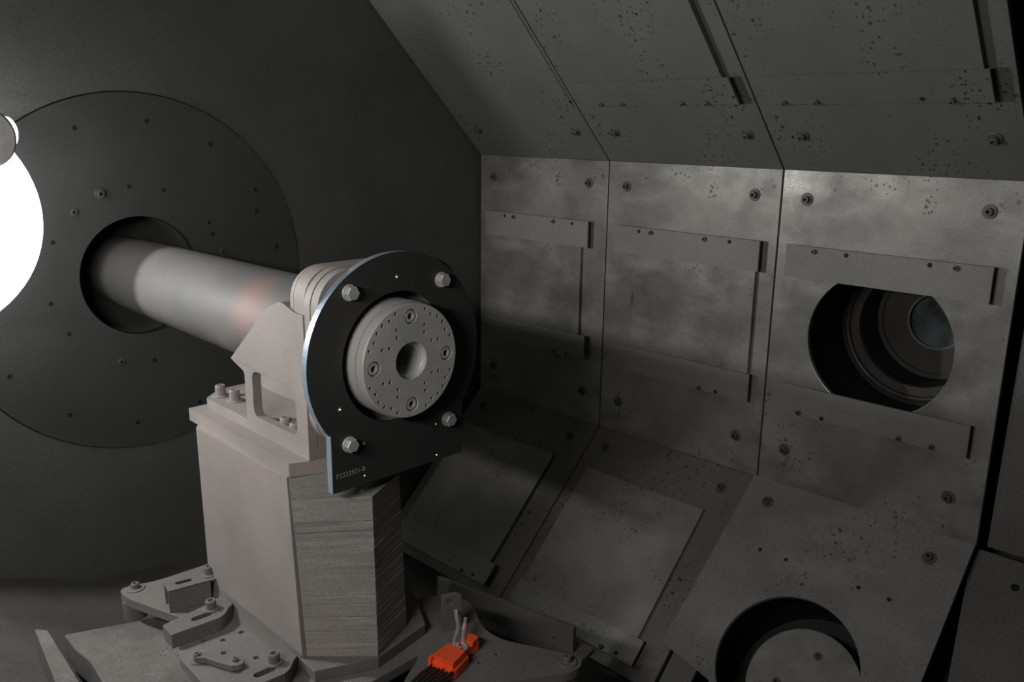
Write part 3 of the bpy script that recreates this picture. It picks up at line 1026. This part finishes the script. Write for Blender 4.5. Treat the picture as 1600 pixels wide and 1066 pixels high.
root = thing('shackle', 'chrome steel shackle standing between the orange connector and the angle bracket', 'shackle', CN(0.072, 0.01, -0.57))
P0 = Vector(CN(0.070, 0.014, -0.562))
bm = bmesh.new()
A = Vector((0.098, -0.022, 0))
pts = [CN(0.068, 0.018, -0.565), CN(0.071, 0.022, -0.553), tuple(Vector((0.076, -0.034, -0.540))), tuple(Vector((0.086, -0.018, -0.530))), tuple(Vector((0.093, -0.008, -0.528))), tuple(Vector((0.097, -0.002, -0.527)))]
add_tube(bm, pts, 0.0034, 10)
obj('bow', bm, 'chrome', root, smooth=True)
bm = bmesh.new()
pts = [CN(0.076, 0.002, -0.565), CN(0.080, 0.007, -0.553), tuple(Vector((0.083, -0.042, -0.545))), tuple(Vector((0.094, -0.034, -0.536))), tuple(Vector((0.100, -0.028, -0.533)))]
add_tube(bm, pts, 0.0036, 10)
b2 = obj('pin', bm, 'chrome', root, smooth=True)
bm = bmesh.new()
add_tube(bm, [tuple(Vector((0.083, -0.042, -0.545))), tuple(Vector((0.091, -0.0365, -0.539)))], 0.0042, 10)
obj('tape_band', bm, 'pinktape', b2, smooth=True)
bm = bmesh.new()
for k, (a, b, h) in enumerate(((0.064, 0.006, -0.556), (0.072, -0.003, -0.556), (0.079, 0.004, -0.557), (0.069, 0.014, -0.554))):
    c = Vector(CN(a, b, h))
    add_lathe(bm, [(0.0, -0.004), (0.005, -0.003), (0.0055, 0.002), (0.0, 0.004)], lambda x, y, z, c=c: (c.x + x, c.y + y, c.z + z), 6)
obj('nuts', bm, 'chrome', root)

# ------------------------------------------------------------------ floor pieces
bm = bmesh.new()
add_plate(bm, XY, [(-0.433, 0.630), (-0.262, 0.562), (0.15, 0.50), (0.15, -0.30), (-0.60, -0.30), (-0.55, 0.20), (-0.434, 0.413), (-0.427, 0.50), (-0.434, 0.556)], -0.70, -0.64)
t = obj('deck_plate', bm, 'dust', None, loc=(-0.2, 0.1, -0.70), bevel=0.003)
tag(t, 'dust-covered deck plate beneath the feet of the base plate', 'plate')
bm = bmesh.new()
prof = [(-2.0, 0.1), (-1.5, -0.18), (-1.1, -0.42), (-0.85, -0.545), (-0.62, -0.645), (-0.51, -0.690), (-0.4233, -0.728), (-0.30, -0.778), (-0.1994, -0.8176), (-0.025, -0.8445), (0.13, -0.8537), (0.30, -0.86),
        (0.30, -1.07), (-2.0, -1.07)]
add_plate(bm, XZ, prof, -1.2, YE)
t = struct(obj('floor_2', bm, 'floor2', smooth=True))
bm = bmesh.new()
add_box(bm, -0.55, 0.1, -0.25, 0.5, -0.842, -0.70)
t = obj('deck_block', bm, 'floor', None, loc=(-0.2, 0.1, -0.842))
tag(t, 'dark block hidden under the dust-covered deck plate', 'block')
# slanting ridge on the left
bm = bmesh.new()
add_plate(bm, XY, [(-0.470, 0.695), (-0.452, 0.672), (-0.466, 0.44), (-0.490, 0.40), (-0.502, 0.45)], -0.72, -0.64)
t = obj('floor_rib', bm, 'dust', None, loc=(-0.5, 0.55, -0.70), bevel=0.002)
tag(t, 'narrow upright rib running along the dusty floor at the lower left', 'rib')
# rail beyond the right arm
root = thing('side_rail', 'flat dark rail standing between the base plate and the lower sloping panels', 'rail', (0.39, 0.15, -1.07))
r0, r1 = Vector((0.350, 0.36, 0)), Vector((0.428, -0.026, 0))
ru = (r1 - r0).normalized()
rn = Vector((-ru.y, ru.x, 0))
RL = lambda a, h, t: tuple(r0 + ru * a + rn * t + Vector((0, 0, h)))
L = (r1 - r0).length
bm = bmesh.new()
add_plate(bm, RL, [(0, -0.765), (L, -0.765), (L, -0.70), (0, -0.70)], 0.0, 0.012, [circle(L - 0.05, -0.745, 0.004, 10), circle(L - 0.13, -0.742, 0.0035, 10)])
obj('upright_flange', bm, 'bar', root, bevel=0.001)
bm = bmesh.new()
add_plate(bm, RL, [(0, -0.777), (L + 0.03, -0.777), (L + 0.03, -0.765), (0, -0.765)], -0.03, 0.05)
obj('foot_flange', bm, 'bar', root, bevel=0.001)
for a in (0.05, 0.22):
    bm = bmesh.new()
    add_plate(bm, RL, [(a, -1.07), (a + 0.03, -1.07), (a + 0.03, -0.777), (a, -0.777)], 0.0, 0.03)
    obj('post', bm, 'shell', root)
